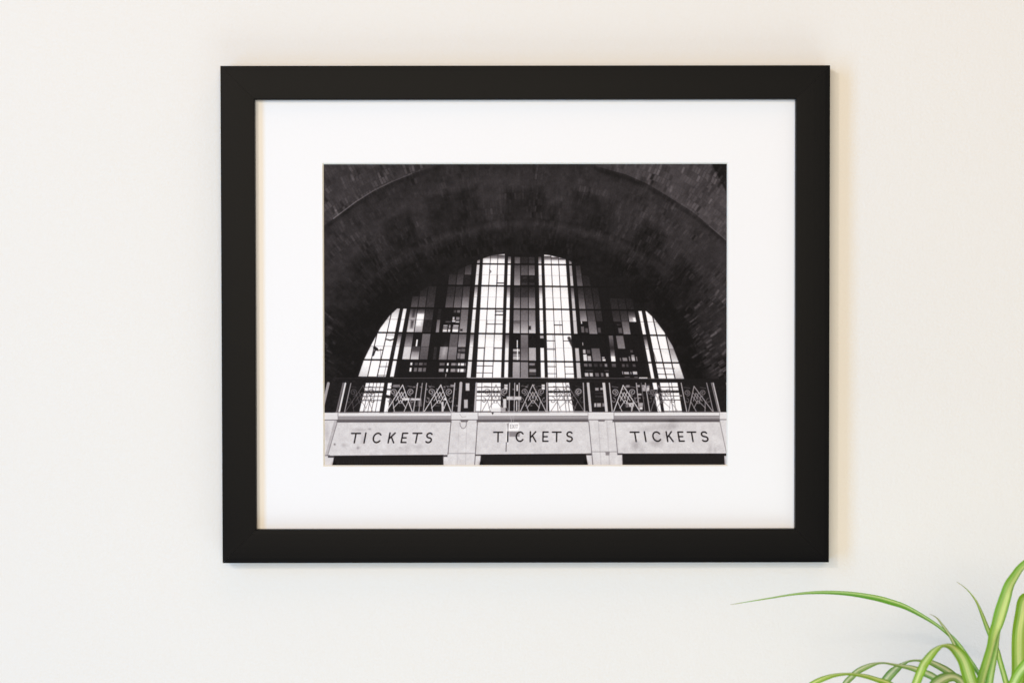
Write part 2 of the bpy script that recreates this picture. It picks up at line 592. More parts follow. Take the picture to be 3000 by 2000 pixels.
def pane(bay, col, row, val, val2=None, part=(0, 1), ypart=(0, 1), soft=1.4):
    """one pane of the window, or a fraction of it across (part) and down (ypart)"""
    i = ROWS.index(row)
    ya, yb = ROWY[i], ROWY[i + 1]
    if ya in (773, 837, 904, 977, 1057):
        ya += 2.4
    if yb in (773, 837, 904, 977, 1057):
        yb -= 2.4
    ya, yb = ya + (yb - ya) * ypart[0], ya + (yb - ya) * ypart[1]
    b = BAYS[bay]
    g = 0.9 if len(b) == 4 else 0.0
    pts = []
    for y in (ya, yb):
        l, r = bx(b[col], y) + g, bx(b[col + 1], y) - g
        pts.append((l + (r - l) * part[0], l + (r - l) * part[1], y))
    (l0, r0, y0), (l1, r1, y1) = pts
    poly([(l0, y0 + slope(l0)), (r0, y0 + slope(r0)), (r1, y1 + slope(r1)), (l1, y1 + slope(l1))], val, soft, 1.0,
         val if val2 is None else val2, grain=0.018)


def bar(bay, col, row, f, w=1.8, val=0.2, part=(0, 1)):
    """a horizontal muntin across a pane at fraction f"""
    i = ROWS.index(row)
    y = ROWY[i] + (ROWY[i + 1] - ROWY[i]) * f
    b = BAYS[bay]
    l, r = bx(b[col], y), bx(b[col + 1], y)
    line([(l + (r - l) * part[0], y + slope(l)), (l + (r - l) * part[1], y + slope(r))], w, val)


def vbar(bay, col, u, rowa, rowb, w=1.3, val=0.3, alpha=0.9):
    ya, yb = ROWY[ROWS.index(rowa)], ROWY[ROWS.index(rowb) + 1]
    b = BAYS[bay]
    pts = []
    for y in (ya, yb):
        l, r = bx(b[col], y), bx(b[col + 1], y)
        x = l + (r - l) * u
        pts.append((x, y + slope(x)))
    line(pts, w, val, alpha)


W = 0.965


def paint_window():
    global IMG
    # dark opening behind everything
    arch = [(1046, 1108), (1065, 1052), (1088, 1006), (1113, 960), (1140, 924), (1170, 896), (1215, 862), (1300, 812), (1360, 782), (1400, 762),
            (1440, 748), (1500, 742), (1560, 742), (1610, 748), (1660, 760), (1710, 784), (1800, 838), (1860, 884), (1889, 908), (1915, 932),
            (1946, 974), (1970, 1014), (1986, 1056), (2004, 1110)]
    before = IMG.copy()
    poly(arch, 0.095, soft=8)
    # ---- two bright bays
    for bay in ('LB', 'RB'):
        for c in range(3):
            for r in ROWS:
                pane(bay, c, r, W, W)
            pane(bay, c, '2a', 0.86, 0.95)
            pane(bay, c, '1a', 0.96, 0.93)
    for c in range(3):
        pane('LB', c, '4a', 0.86, 0.96)
        pane('RB', c, '3a', 0.95, 0.93)
    for c in range(3):                       # smoky top row
        pane('LB', c, '0', 0.28 - 0.03 * c, W, ypart=(0.16, 1))
        pane('RB', c, '0', 0.22, W, ypart=(0.22 + 0.10 * c, 1))
        pane('RB', c, '0', 0.85, W, ypart=(0.62, 1))
        pane('LB', c, '0', 0.85, W, ypart=(0.55, 1))
    for bay, vals in (('LBa', (.5, .9, .88, .70, .90, .90, .88, .74, .88, .86)), ('LBb', (.7, .95, .95, .62, .95, .96, .95, .6, .90, .93)),
                      ('RBa', (.62, .93, .88, .80, .95, .96, .96, .10, .93, .95)), ('RBb', (.45, .66, .78, .5, .74, .80, .78, .10, .74, .76))):
        for r, v in zip(ROWS, vals):
            if v < 0.2:
                continue
            if r == '0':
                pane(bay, 0, r, 0.25, v + 0.2, ypart=(0.55, 1) if bay == 'RBb' else (0.3, 1))
            elif r in ('2a', '4a'):
                pane(bay, 0, r, v * 0.55, min(v * 1.35, .95))
            else:
                pane(bay, 0, r, v, v)
    pane('RBa', 0, '4a', .62, .7, ypart=(0.04, .26))
    pane('RBa', 0, '4a', .09, .09, ypart=(.30, 1))
    # ---- centre bay
    Cv = {'0': (.30, .15, .20), '1a': ((.26, .44), (.24, .36), (.28, .50)), '1b': ((.42, .62), .13, .11), '2a': ((.15, .26), (.15, .22), (.14, .32)),
          '2b': ((.36, .58), (.34, .48), (.40, .62)), '3a': ((.42, .52), (.36, .47), (.40, .54)), '3b': ((.42, .76), (.44, .74), (.56, .80)),
          '4a': (.09, (.46, .38), .10), '4b': (.10, (.36, .52), (.66, .68)), '5': ((.66, .58), (.52, .50), .13)}
    for r, vs in Cv.items():
        for c, v in enumerate(vs):
            a, b = v if isinstance(v, tuple) else (v, v)
            pane('C', c, r, a, b, ypart=(0.35, 1) if r == '0' else (0, 1))
    pane('C', 0, '0', .34, .42, ypart=(.5, 1), part=(.15, .9), soft=3)
    pane('C', 0, '3b', .34, .42, ypart=(0, .25))
    pane('C', 2, '3b', .12, .14, part=(0, .32), ypart=(.42, .72), soft=3)
    pane('C', 0, '4a', .97, .97, part=(.55, .68), ypart=(.42, 1))
    for f0, f1, v in ((.12, .30, .72), (.34, .50, .32), (.52, .62, .66), (.66, .95, .68)):
        pane('C', 0, '4b', v, v, ypart=(f0, f1), part=(.04, .97))
    pane('C', 0, '4b', .95, .95, part=(.58, .72), ypart=(.06, .96))
    pane('C', 2, '5', .55, .50, ypart=(.06, .2), part=(.05, .8), soft=3)
    pane('C', 2, '5', .52, .66, ypart=(.42, .62), part=(.05, .95), soft=3)
    pane('C', 2, '5', .30, .22, ypart=(.68, .82), part=(.05, .95), soft=3)
    for c, v in ((1, .26), (2, .2)):
        pane('C', c, '1b', v, .13, ypart=(.2, .4), part=(.3, .8), soft=4)
        pane('C', c, '1b', .2, .22, ypart=(.75, .95), part=(.1, .9), soft=4)
    # ---- left inner bay
    Lv = {'1a': (.13, (.13, .18), (.18, .36)), '1b': ((.18, .23), (.22, .30), .13), '2a': ((.16, .20), (.18, .24), (.20, .32)), '2b': ((.24, .34), (.28, .44), (.38, .64)),
          '3a': (None, None, (.38, .46)), '3b': (None, None, (.46, .62)), '4a': (None, (.34, .36), (.38, .60)), '4b': ((.52, .44), (.50, .42), .16)}
    for r, vs in Lv.items():
        for c, v in enumerate(vs):
            if v is None:
                continue
            a, b = v if isinstance(v, tuple) else (v, v)
            pane('L1', c, r, a, b)
    blob(1300, 1030, 7, 20, 0.18, 0.25)
    for c, r, yp, p, v in ((1, '3a', (.08, .32), (.55, .95), .42), (1, '3a', (.08, .32), (.1, .42), .28), (1, '3a', (.72, 1), (.5, .95), .5), (1, '3a', (.72, 1), (.05, .3), .75),
                           (1, '3b', (.02, .16), (.02, .45), .8), (1, '3b', (.1, .2), (.5, .98), .8), (0, '3b', (.1, .2), (.3, .95), .32),
                           (0, '3b', (.42, .5), (.1, .6), .8), (0, '3b', (.58, .66), (.1, .6), .7), (0, '3b', (.74, .96), (.08, .6), .82),
                           (0, '3b', (.4, .66), (.78, .98), .6), (0, '3b', (.74, .96), (.72, 1.05), .85), (1, '3b', (.40, .52), (.25, .92), .75), (1, '3b', (.56, .66), (.2, .9), .7), (1, '3b', (.72, .96), (.2, .92), .92),
                           (2, '4b', (.18, .36), (.1, .4), .4), (2, '4b', (.14, .36), (.48, .98), .36), (2, '4b', (.48, .9), (.05, .35), .48), (2, '4b', (.52, .92), (.42, .98), .56)):
        pane('L1', c, r, v, v, ypart=yp, part=p, soft=2)
    pane('L1', 2, '3b', .10, .12, part=(.1, .42), ypart=(.72, .88), soft=3)
    for yp, vs in (((.1, .26), (.40, .95, .55, .88, .90)), ((.46, .66), (.62, .97, .58, .88, .92))):
        for (c, p), v in zip(((0, (.2, .8)), (1, (.0, .2)), (1, (.5, 1.15)), (2, (.22, .46)), (2, (.55, 1.15))), vs):
            pane('L1', c, '5', v, v, ypart=yp, part=p, soft=2)
    pane('L1', 1, '5', .85, .85, ypart=(.78, .98), part=(-.05, .06), soft=1.5)
    # ---- left strip and second left bay
    pane('L2s', 0, '3b', .38, .56)
    pane('L2s', 0, '4b', .17, .17)
    pane('L2s', 0, '3a', .13, .13)
    for c, r, a, b in ((0, '2b', .18, .32), (1, '2b', .24, .30), (2, '2b', .20, .24), (2, '2a', .15, .2), (1, '2a', .14, .18), (0, '3a', .20, .72), (1, '3a', .16, .95), (2, '3a', .15, .26), (0, '3b', .66, .82),
                       (1, '3b', .84, .62), (2, '3b', .12, .17), (0, '4a', .22, .62), (2, '4a', .42, .40), (0, '4b', .80, .80), (1, '4b', .30, .80), (2, '4b', .36, .32)):
        pane('L2', c, r, a, b)
    pane('L2', 1, '3a', .9, .97, ypart=(.45, .97), soft=4)
    pane('L2', 0, '3b', .20, .42, part=(.42, .8), ypart=(.08, .7), soft=6)
    pane('L2', 0, '3a', .14, .3, part=(.42, .8), ypart=(.0, .8), soft=6)
    pane('L2', 1, '3b', .92, .9, ypart=(.0, .5), part=(.1, .7), soft=6)
    pane('L2', 1, '4b', .24, .3, ypart=(.0, .38), soft=5)
    pane('L2', 1, '4a', .96, .96, part=(.42, .6), ypart=(.45, .98))
    for yp, vs in (((.1, .26), (.95, .30, .40, .26)), ((.42, .66), (.96, .42, .46, .40))):
        for (c, p), v in zip(((1, (.1, .32)), (1, (.62, .98)), (2, (.05, .5)), (2, (.62, .98))), vs):
            pane('L2', c, '5', v, v, ypart=yp, part=p, soft=2.4)
    # ---- left end
    for c in range(3):
        for r in ('3a', '3b', '4a', '4b', '5'):
            pane('LE', c, r, W, W)
    pane('LE', 2, '3a', .70, .93)
    pane('LE', 1, '3a', .5, .84)
    pane('LE', 1, '3b', .84, .95)
    pane('LE', 0, '4b', .86, .94)
    pane('LE', 0, '5', .95, .80)
    pane('LE', 2, '4a', .82, .80, ypart=(.0, .22))
    line([(1130, 993), (1142, 996), (1154, 992)], 4.0, .12)
    line([(1153, 1010), (1151, 1030)], 5.0, .14)
    line([(1096, 1018), (1102, 1022)], 9, .1)
    line([(1098, 1024), (1092, 1040)], 5.0, .12)
    line([(1104, 1026), (1118, 1024)], 3.0, .14)
    line([(1114, 1020), (1113, 1056)], 1.4, .4)
    for y in (1073, 1099):
        line([(1110 - (y - 1073) * .25, y), (1138 - (y - 1073) * .25, y)], 2.0, .16)
    line([(1132, 1060), (1122, 1106)], 1.5, .3)
    for r, v in (('3a', (.85, .96)), ('3b', (.96, .96)), ('4a', (.3, .95)), ('4b', (.95, .95)), ('5', (.93, .93))):
        pane('LEs', 0, r, v[0], v[1])
    pane('LEs', 0, '4a', .2, .5, ypart=(0, .3))
    # ---- right inner bay
    for c, r, a, b in ((0, '1a', .18, .32), (0, '1b', .26, .40), (1, '1b', .13, .16), (0, '2a', .14, .27), (0, '2b', .28, .52), (1, '2b', .17, .26), (2, '2b', .15, .20), (1, '2a', .13, .17), (2, '2a', .12, .15),
                       (0, '3a', .30, .62), (1, '3a', .22, .32), (2, '3a', .18, .18), (1, '3b', .36, .52), (1, '4b', .34, .46)):
        pane('R1', c, r, a, b)
    for c, r, yp, p, v in ((0, '3b', (.0, .2), (.1, .25), .9), (0, '3b', (.42, .9), (.05, .45), .38), (0, '3b', (.55, .9), (.6, .98), .32), (2, '3b', (.5, .9), (.05, .5), .3),
                           (0, '4a', (.55, .78), (.02, .14), .7), (0, '4b', (.1, .4), (.02, .35), .72), (0, '4b', (.48, .98), (.0, .45), .86), (0, '4b', (.12, .4), (.5, .9), .30),
                           (0, '4b', (.6, .98), (.52, .92), .72), (2, '4b', (.66, .78), (.1, .5), .7), (2, '4b', (.82, .98), (.1, .6), .85)):
        pane('R1', c, r, v, v, ypart=yp, part=p, soft=2)
    for yp, vs in (((.06, .24), (.42, .38, .22, .26, .55)), ((.64, .86), (.80, .82, .42, .46, .82))):
        for (c, p), v in zip(((0, (.0, .42)), (0, (.55, .9)), (1, (.1, .5)), (1, (.75, 1.1)), (2, (.35, .75))), vs):
            pane('R1', c, '5', v, v * .9, ypart=yp, part=p, soft=2.2)
    pane('R1', 0, '5', .26, .26, ypart=(.46, .52), part=(.1, 1))
    pane('R1', 2, '5', .30, .26, ypart=(.46, .52), part=(.2, .9))
    # ---- right strip and second right bay
    pane('R2s', 0, '4a', .42, .16)
    pane('R2s', 0, '4b', .16, .9)
    pane('R2s', 0, '4b', .9, .95, ypart=(.6, 1))
    pane('R2s', 0, '5', .36, .30, ypart=(.05, .25), soft=2)
    for c, r, a, b in ((0, '3a', .16, .22), (1, '3a', .17, .26), (2, '3a', .12, .80), (1, '3b', .34, .54), (0, '4a', .40, .50), (0, '2b', .14, .18), (1, '2b', .13, .17), (2, '2b', .12, .14)):
        pane('R2', c, r, a, b)
    pane('R2', 2, '3a', .12, .4, ypart=(0, .5), soft=5)
    pane('R2', 2, '3a', .92, .95, part=(.62, .98), ypart=(.62, .98), soft=3)
    for c, r, yp, p, v in ((0, '3b', (.5, .92), (.5, .98), .33), (0, '3b', (.2, .3), (.4, .9), .2), (0, '4b', (.72, .96), (.0, .2), .45), (0, '4b', (.7, .96), (.4, 1.05), .5), (1, '4b', (.6, .96), (.2, .35), .55),
                           (1, '4b', (.5, .58), (.6, 1), .7), (1, '4b', (.62, .95), (.55, 1), .72), (2, '4b', (.62, .95), (.1, .25), .5), (1, '4b', (.1, .3), (.55, .9), .28),
                           (0, '5', (.06, .24), (.2, .55), .32), (0, '5', (.06, .24), (.75, 1.1), .26), (1, '5', (.06, .22), (.55, .95), .3),
                           (0, '5', (.52, .7), (.0, .18), .6), (0, '5', (.55, .7), (.3, .95), .66), (1, '5', (.55, .7), (.05, .2), .6), (1, '5', (.52, .7), (.4, 1.0), .76),
                           (0, '5', (.85, .9), (.3, .95), .35), (1, '5', (.85, .92), (.5, 1.0), .38)):
        pane('R2', c, r, v, v, ypart=yp, part=p, soft=2)
    # ---- right end
    for c in range(3):
        for r in ('3a', '3b', '4a', '4b', '5'):
            pane('RE', c, r, .94, W)
    pane('RE', 1, '3b', .80, .95)
    pane('RE', 1, '3a', .6, .8)
    pane('RE', 2, '4a', .6, .72)
    pane('RE', 2, '4b', .58, .86)
    pane('RE', 1, '4b', .86, .95)
    pane('RE', 2, '5', .93, .72)
    for y in (1079, 1096):
        line([(1925, y), (1975, y + 1)], 2.4, .25)
    line([(1914, 1030), (1924, 1062)], 1.6, .35)
    for r, v in (('3a', (.96, .96)), ('3b', (.96, .96)), ('4a', (.18, .93)), ('4b', (.95, .95)), ('5', (.96, .96))):
        pane('REs', 0, r, *v)
    pane('REs', 0, '4a', .18, .3, ypart=(0, .28))
    # ---- muntins on the bright bays
    for bay, c, r, f, w in (('LB', 2, '1b', .74, 3.6), ('LB', 2, '3a', .22, 3.4), ('LB', 2, '3a', .52, 3.6), ('LB', 1, '3b', .28, 2.6), ('LB', 2, '3b', .28, 2.6),
                            ('LB', 0, '4b', .06, 2.8), ('LB', 2, '4b', .06, 2.8), ('LB', 0, '5', .30, 2.4), ('LB', 1, '5', .30, 2.4), ('LB', 0, '5', .72, 2.0), ('LB', 1, '5', .72, 2.0),
                            ('RB', 1, '3b', .30, 3.2), ('RB', 0, '4a', .48, 2.6), ('RB', 2, '4a', .48, 2.2), ('RB', 0, '4b', .10, 3.0), ('RB', 0, '5', .30, 2.4), ('RB', 2, '5', .30, 2.2),
                            ('RB', 0, '5', .72, 2.0), ('RB', 2, '5', .72, 2.0)):
        bar(bay, c, r, f, w)
    vbar('LB', 2, .1, '1b', '1b', 1.2, .3)
    vbar('LB', 2, .1, '3a', '3b', 1.2, .35)
    vbar('LB', 1, .1, '3b', '3b', 1.2, .4)
    vbar('LB', 2, .12, '4b', '4b', 1.4, .3)
    vbar('LB', 0, .9, '4b', '5', 1.3, .4)
    vbar('RB', 1, .7, '3b', '3b', 1.2, .35)
    vbar('RB', 0, .8, '4a', '5', 1.5, .35)
    line([(1434, 790), (1438, 795), (1435, 799)], 2.0, .15)
    line([(1666, 990), (1678, 1015)], 9, .10, .85, 3)              # torn dark pane in the right bay
    # thin vertical muntins between the three panes of each bright bay, mid-row hairlines
    for bay in ('LB', 'RB'):
        for k in (1, 2):
            b = BAYS[bay][k]
            line([(bx(b, 745), 745 + slope(b[0])), (bx(b, 1106), 1106 + slope(b[1]))], 1.7, .13)
    for y in (805, 870, 938, 1017):
        for bay in ('LB', 'RB', 'LBa', 'LBb', 'RBa', 'RBb'):
            b = BAYS[bay]
            l, r = bx(b[0], y), bx(b[-1], y)
            line([(l, y + slope(l)), (r, y + slope(r))], 1.1, .45, .55)
    for y in (938, 1017):
        for bay in ('LE', 'RE', 'LEs', 'REs', 'L2'):
            b = BAYS[bay]
            l, r = bx(b[0], y), bx(b[-1], y)
            line([(l, y + slope(l)), (r, y + slope(r))], 1.3, .2, .6)
    # transoms and mullions
    for y in (773, 837, 904, 977, 1057):
        line([(1050, y + slope(1050)), (2000, y + slope(2000))], 3.8, .075)
    for bay in ('LE', 'L2', 'L1', 'C', 'R1', 'R2', 'RE'):
        b = BAYS[bay]
        for k in range(len(b)):
            if bay == 'LE' and k == 0 or bay == 'RE' and k == 3:
                continue
            line([(bx(b[k], 742), 742), (bx(b[k], 1108), 1108)], 2.2 if k in (1, 2) else 3.0, .085, 1.0 if bay in ('LE', 'RE', 'C') else .8)
    # the dark vault cuts the window into its arch
    keep = IMG.copy()
    m = np.zeros_like(IMG)
    poly(arch, 1.0, soft=2.2, target=m)
    IMG = before * (1 - m) + keep * m
    # shadowed vault edge hides the upper flanks softly
    for x, y, rx, ry in ((1250, 830, 70, 40), (1345, 775, 55, 26), (1745, 790, 60, 36), (1820, 845, 60, 40)):
        sl = win(x - 150, x + 150, y - 90, y + 90)
        X, Y = GX[sl[1]][None, :] - x, GY[sl[0]][:, None] - y
        k = 0.30 * np.exp(-((X / rx) ** 2 + (Y / ry) ** 2))
        IMG[sl] = IMG[sl] * (1 - k) + 0.105 * k


paint_window()


def letters(boxes, y0, y1, sh, w=4.0, val=0.10):
    """boxes: (letter, left at the baseline, right at the baseline)"""
    for ch, l, r in boxes:
        P = lambda u, v: (l + (r - l) * u + sh * (1 - v), y0 + (y1 - y0) * v)
        arc = lambda cu, cv, ru, rv, a0, a1, n=12: [P(cu + ru * math.cos(math.radians(a0 + (a1 - a0) * k / n)),
                                                      cv + rv * math.sin(math.radians(a0 + (a1 - a0) * k / n))) for k in range(n + 1)]
        st = {'T': [[P(0, .04), P(1, .04)], [P(.5, .04), P(.5, 1)]],
              'I': [[P(.5, 0), P(.5, 1)]],
              'C': [arc(.56, .5, .52, .48, -38, -322)],
              'K': [[P(.06, 0), P(.06, 1)], [P(.95, 0), P(.12, .58)], [P(.42, .40), P(1, 1)]],
              'E': [[P(.06, .03), P(.06, .97)], [P(.06, .03), P(1, .03)], [P(.06, .5), P(.85, .5)], [P(.06, .97), P(1, .97)]],
              'X': [[P(0, 0), P(1, 1)], [P(1, 0), P(0, 1)]],
              'S': [arc(.52, .26, .42, .24, -30, -270, 9) + arc(.50, .745, .46, .245, -90, 145, 9)]}[ch]
        for s in st:
            line(s, w, val)


def aframe(ax, ay, lx, rx, by, v=0.80, w=2.8, alpha=1.0, spirals=True):
    """wrought-iron panel : peak with a lattice of diamonds, and scrolls outside it"""
    mid, hw, h = (lx + rx) / 2, (rx - lx) / 2, by - ay
    P = lambda u, t: (ax + (mid - ax) * t + u * hw, ay + h * t)
    line([P(0, 0), P(-1, 1)], w, v, alpha)
    line([P(0, 0), P(1, 1)], w, v, alpha)
    for q in (-1, 1):
        for s in ([P(.60 * q, .60), P(.36 * q, 1)], [P(0, .56), P(-.48 * q, .86)], [P(0, .27), P(-.36 * q, .58)], [P(.37 * q, .37), P(.05 * q, .68)], [P(.24 * q, .24), P(-.06 * q, .50)]):
            line(s, w * .85, v * .95, alpha)
    if spirals:
        span = rx - lx
        skl, skr = (ax - (lx + rx) / 2), (ax - (lx + rx) / 2)
        for sg, base, sk in ((-1, lx, skl), (1, rx, skr)):
            cx = base - sg * span * .17 + sk * .85
            spiral(cx, ay + h * .26, span * .135, 1.6, 2.2, v * .78, math.pi / 2, sg, alpha)
            cx2 = base - sg * span * .05 + sk * .45
            spiral(cx2, ay + h * .58, span * .11, .8, 1.9, v * .62, -math.pi / 2, -sg, alpha)
            line([(cx - 9, ay + 3), (cx + 9, ay + 6)], 1.8, v * .55, alpha)


def paint_balcony():
    global IMG
    D = 0.105
    # the space behind the railing
    poly([(940, 1112), (2140, 1112), (2140, 1214), (940, 1214)], D, soft=1.5)
    sl = win(942, 2134, 1112, 1214)
    IMG[sl] += 0.012 * noise(5, IMG[sl].shape)
    # lower panes of the great window seen between the bars
    def glow(xt0, xt1, xb0, xb1, grid=True, vs=(), v=W):
        poly([(xt0, 1121), (xt1, 1121), (xb1, 1213), (xb0, 1213)], v, 1.5)
        f = lambda t, y: (xt0 + (xt1 - xt0) * t) + ((xb0 + (xb1 - xb0) * t) - (xt0 + (xt1 - xt0) * t)) * (y - 1121) / 92
        if grid:
            for y, w in ((1134, 2.6), (1147.5, 5.0), (1160, 2.2), (1172, 2.6), (1205, 2.2)):
                line([(f(0, y), y), (f(1, y), y)], w, .16, .9)
            for k in range(5):
                blob(f(.1 + .2 * k, 1147), 1147, 5, 4.5, -.5)
        for t in vs:
            line([(f(t, 1121), 1121), (f(t, 1213), 1213)], 2.0, .22, .85)
    glow(1070.5, 1124, 1049, 1108, vs=(.2, .42, .6, .8))
    glow(1135, 1146, 1122, 1133, grid=False)
    line([(1134, 1140), (1146, 1140)], 4, .12)
    line([(1130, 1160), (1143, 1163)], 9, .12)
    glow(1397, 1465.5, 1392, 1465.5, vs=(.2, .62))
    glow(1605, 1666, 1609, 1680, vs=(.36, .70, .84))
    glow(1933, 1984, 1947, 1999, vs=(.5, .66))
    glow(1911, 1923, 1928, 1938, grid=False)
    line([(1912, 1147), (1932, 1147)], 12, .11)
    # dim panes between
    for x0, x1, y0, y1, v in ((1363, 1374, 1122, 1144, .78), (1358, 1369, 1170, 1195, .72), (1150, 1170, 1126, 1134, .50), (1176, 1198, 1165, 1172, .86), (1200, 1232, 1166, 1172, .8),
                              (1222, 1234, 1172, 1190, .38), (1300, 1306, 1165, 1172, .95), (1292, 1298, 1176, 1205, .8), (1318, 1330, 1126, 1133, .55), (1160, 1180, 1146, 1158, .22),
                              (1196, 1206, 1175, 1190, .30), (1743, 1753, 1136, 1144, .6), (1758, 1766, 1136, 1142, .65), (1740, 1746, 1181, 1192, .72), (1748, 1760, 1181, 1192, .66), (1764, 1771, 1181, 1191, .5),
                              (1743, 1775, 1160, 1163, .26), (1742, 1775, 1150, 1153, .2), (1834, 1844, 1128, 1135, .55), (1866, 1874, 1128, 1134, .65), (1880, 1891, 1128, 1146, .66), (1868, 1879, 1153, 1158, .7),
                              (1833, 1840, 1180, 1193, .55), (1842, 1857, 1180, 1192, .74), (1872, 1883, 1180, 1191, .66), (1874, 1882, 1192, 1200, .85), (1848, 1853, 1192, 1203, .6),
                              (1476, 1486, 1126, 1142, .85), (1586, 1595, 1126, 1141, .88), (1512, 1516, 1127, 1145, .9), (1511, 1514, 1174, 1203, .85), (1895, 1902, 1130, 1146, .8), (1990, 1998, 1158, 1161, .6)):
        poly([(x0, y0), (x1, y0), (x1, y1), (x0, y1)], v, 2.2)
    rs = np.random.default_rng(21)
    for k in range(70):                      # glints of far panes under the hand rail
        x = rs.choice([rs.uniform(1148, 1340), rs.uniform(1500, 1600), rs.uniform(1800, 1910)])
        y, w = rs.choice([1128, 1133, 1140, 1166, 1188]), rs.uniform(2, 7)
        poly([(x, y - 2), (x + w, y - 2), (x + w, y + 2), (x, y + 2)], rs.uniform(.22, .55), 2.0)
    # ironwork
    aframe(1062, 1128, 1009, 1090, 1206, v=.40, w=2.0, alpha=.8)
    aframe(1178, 1127, 1129, 1206, 1206)
    aframe(1290, 1127, 1240.5, 1319.6, 1206)
    aframe(1452, 1127, 1410, 1489, 1206, v=.46, alpha=.75)
    aframe(1559.5, 1127, 1523, 1599, 1206, v=.70)
    aframe(1662, 1128, 1612, 1711, 1206, v=.46, alpha=.75)
    aframe(1825, 1129, 1797, 1874.5, 1206)
    aframe(1929, 1130, 1906, 1986, 1206, v=.52, alpha=.7)
    aframe(2033, 1132, 2017, 2088, 1206, v=.58)
    spiral(1476, 1147, 11, 1.6, 2.2, .62, math.pi / 2, 1)
    spiral(1695, 1147, 10, 1.6, 2.2, .62, math.pi / 2, 1)
    spiral(1911, 1150, 10, 1.5, 2.2, .42, math.pi / 2, -1)
    # upright bars: (x top, x bottom, width, value)
    for xt, xb, w, v in ((960, 940, 8, .62), (1004, 984, 5, .42), (1010, 991, 5, .86), (1026, 1007, 2.6, .62), (1222, 1209, 3, .72), (1235.6, 1225, 2.6, .62), (1248, 1238, 2.8, .68),
                         (1331, 1322.5, 3.4, .70), (1349, 1343, 8.5, .70), (1394.5, 1389, 5, .68), (1492, 1490, 2.8, .68), (1507, 1505, 2.6, .7), (1520, 1519, 2.8, .7), (1601.5, 1601.5, 4.4, .66),
                         (1708, 1712, 3.4, .66), (1722, 1729.5, 7.6, .76), (1768, 1776.5, 8, .80), (1784.5, 1793, 3.2, .74), (1863.6, 1873, 3, .66), (1878, 1889, 2.4, .4), (1890, 1903, 3, .66),
                         (1995, 2012, 3, .66), (2070, 2090, 2.6, .56), (2084, 2105, 3, .5), (2089, 2109, 4, .72), (2128, 2140, 3, .6)):
        line([(xt, 1122), (xb, 1207)], w, v)
    # fittings hung on the railing
    poly([(1483, 1161), (1526, 1161), (1526, 1171), (1483, 1171)], .78)
    blob(1503, 1165, 3, 3, -.3)
    poly([(1437, 1195), (1466, 1194), (1466, 1207), (1437, 1208)], .84)
    poly([(1466, 1193), (1480, 1193), (1480, 1206), (1466, 1206)], .62)
    poly([(1473, 1168), (1482, 1168), (1482, 1194), (1473, 1194)], .80)
    # hand rail
    poly([(940, 1108), (2140, 1110), (2140, 1126), (1990, 1124), (1540, 1121), (940, 1121)], .10, soft=2)
    line([(1150, 1107), (1540, 1106), (2000, 1110)], 2.0, .42, .7)
    line([(1370, 1106.5), (1640, 1106.5)], 2.2, .66, .8)
    line([(980, 1107), (1150, 1107)], 1.6, .22, .7)
    line([(1500, 1116), (1800, 1118)], 1.4, .2, .6)
    line([(1873, 1107), (1895, 1107)], 3.4, .8)
    line([(980, 1207), (2110, 1207)], 2.6, .40, .9)
    line([(1150, 1206), (1330, 1206)], 2.4, .62, .9)
    line([(1470, 1205.5), (1720, 1206)], 2.4, .72, .9)
    line([(1800, 1206), (1900, 1206)], 2.0, .55, .9)

    # ---- ledge, pilasters and ticket panels
    M = .835
    poly([(940, 1209), (2140, 1209), (2140, 1366), (940, 1366)], M, soft=1.5)
    for x0, x1 in ((988, 1320), (1399, 1722), (1798, 2108)):
        poly([(x0, 1209), (x1, 1209), (x1, 1218), (x0, 1218)], .87, 1.5)
        line([(x0, 1219.5), (x1, 1219)], 1.8, .30, .85)
        poly([(x0, 1220.5), (x1, 1220), (x1, 1237), (x0, 1237)], .64, 1.5, val2=.46)
        poly([(x0 - 4, 1229), (x1 + 1, 1228), (x1 + 1, 1236), (x0 - 4, 1236)], .40, 3.5, val2=.30)
        line([(x0, 1235.5), (x1, 1235)], 2.2, .42, .8)
    for x0, x1 in ((940, 988), (1320, 1399), (1722, 1798), (2108, 2140)):
        poly([(x0, 1208), (x1, 1208), (x1, 1229), (x0, 1229)], .86, 1.5)
        line([(x0, 1229.6), (x1, 1229.4)], 2.2, .34, .9)
        line([(x1, 1209), (x1, 1230)], 1.6, .40, .8)
        line([(x0, 1209), (x0, 1230)], 1.4, .45, .7)
    # panels
    for p in ([(986.5, 1237), (1319.6, 1237), (1310.5, 1329.5), (961, 1332)], [(1399, 1236.5), (1722.6, 1236), (1730.5, 1327), (1390, 1329.5)], [(1799, 1237), (2108, 1237), (2128, 1327), (1808, 1327)]):
        poly(p, .83, 1.5)
    for a, b, w, v in (((986, 1234), (957, 1334), 2.2, .42), ((980, 1234), (953, 1334), 7, .70), ((1319.6, 1236), (1310.5, 1331), 2.2, .30), ((1397.5, 1234), (1389, 1361), 2.2, .30),
                       ((1724, 1234), (1736, 1361), 2.0, .30), ((1800, 1236), (1809, 1330), 2.2, .38), ((2109, 1236), (2129, 1330), 2.2, .52), ((1366, 1232), (1362, 1360), 1.6, .72), ((1344, 1232), (1338, 1361), 1.6, .76),
                       ((1752, 1232), (1760, 1361), 3, .76), ((1777, 1232), (1785, 1361), 4, .77)):
        line([a, b], w, v, .85)
    for x0, x1, y in ((1309, 1390, 1328), (1731, 1808, 1323.5)):
        line([(x0, y), (x1, y)], 1.8, .46, .8)
    line([(950, 1333), (963, 1333)], 1.8, .4)
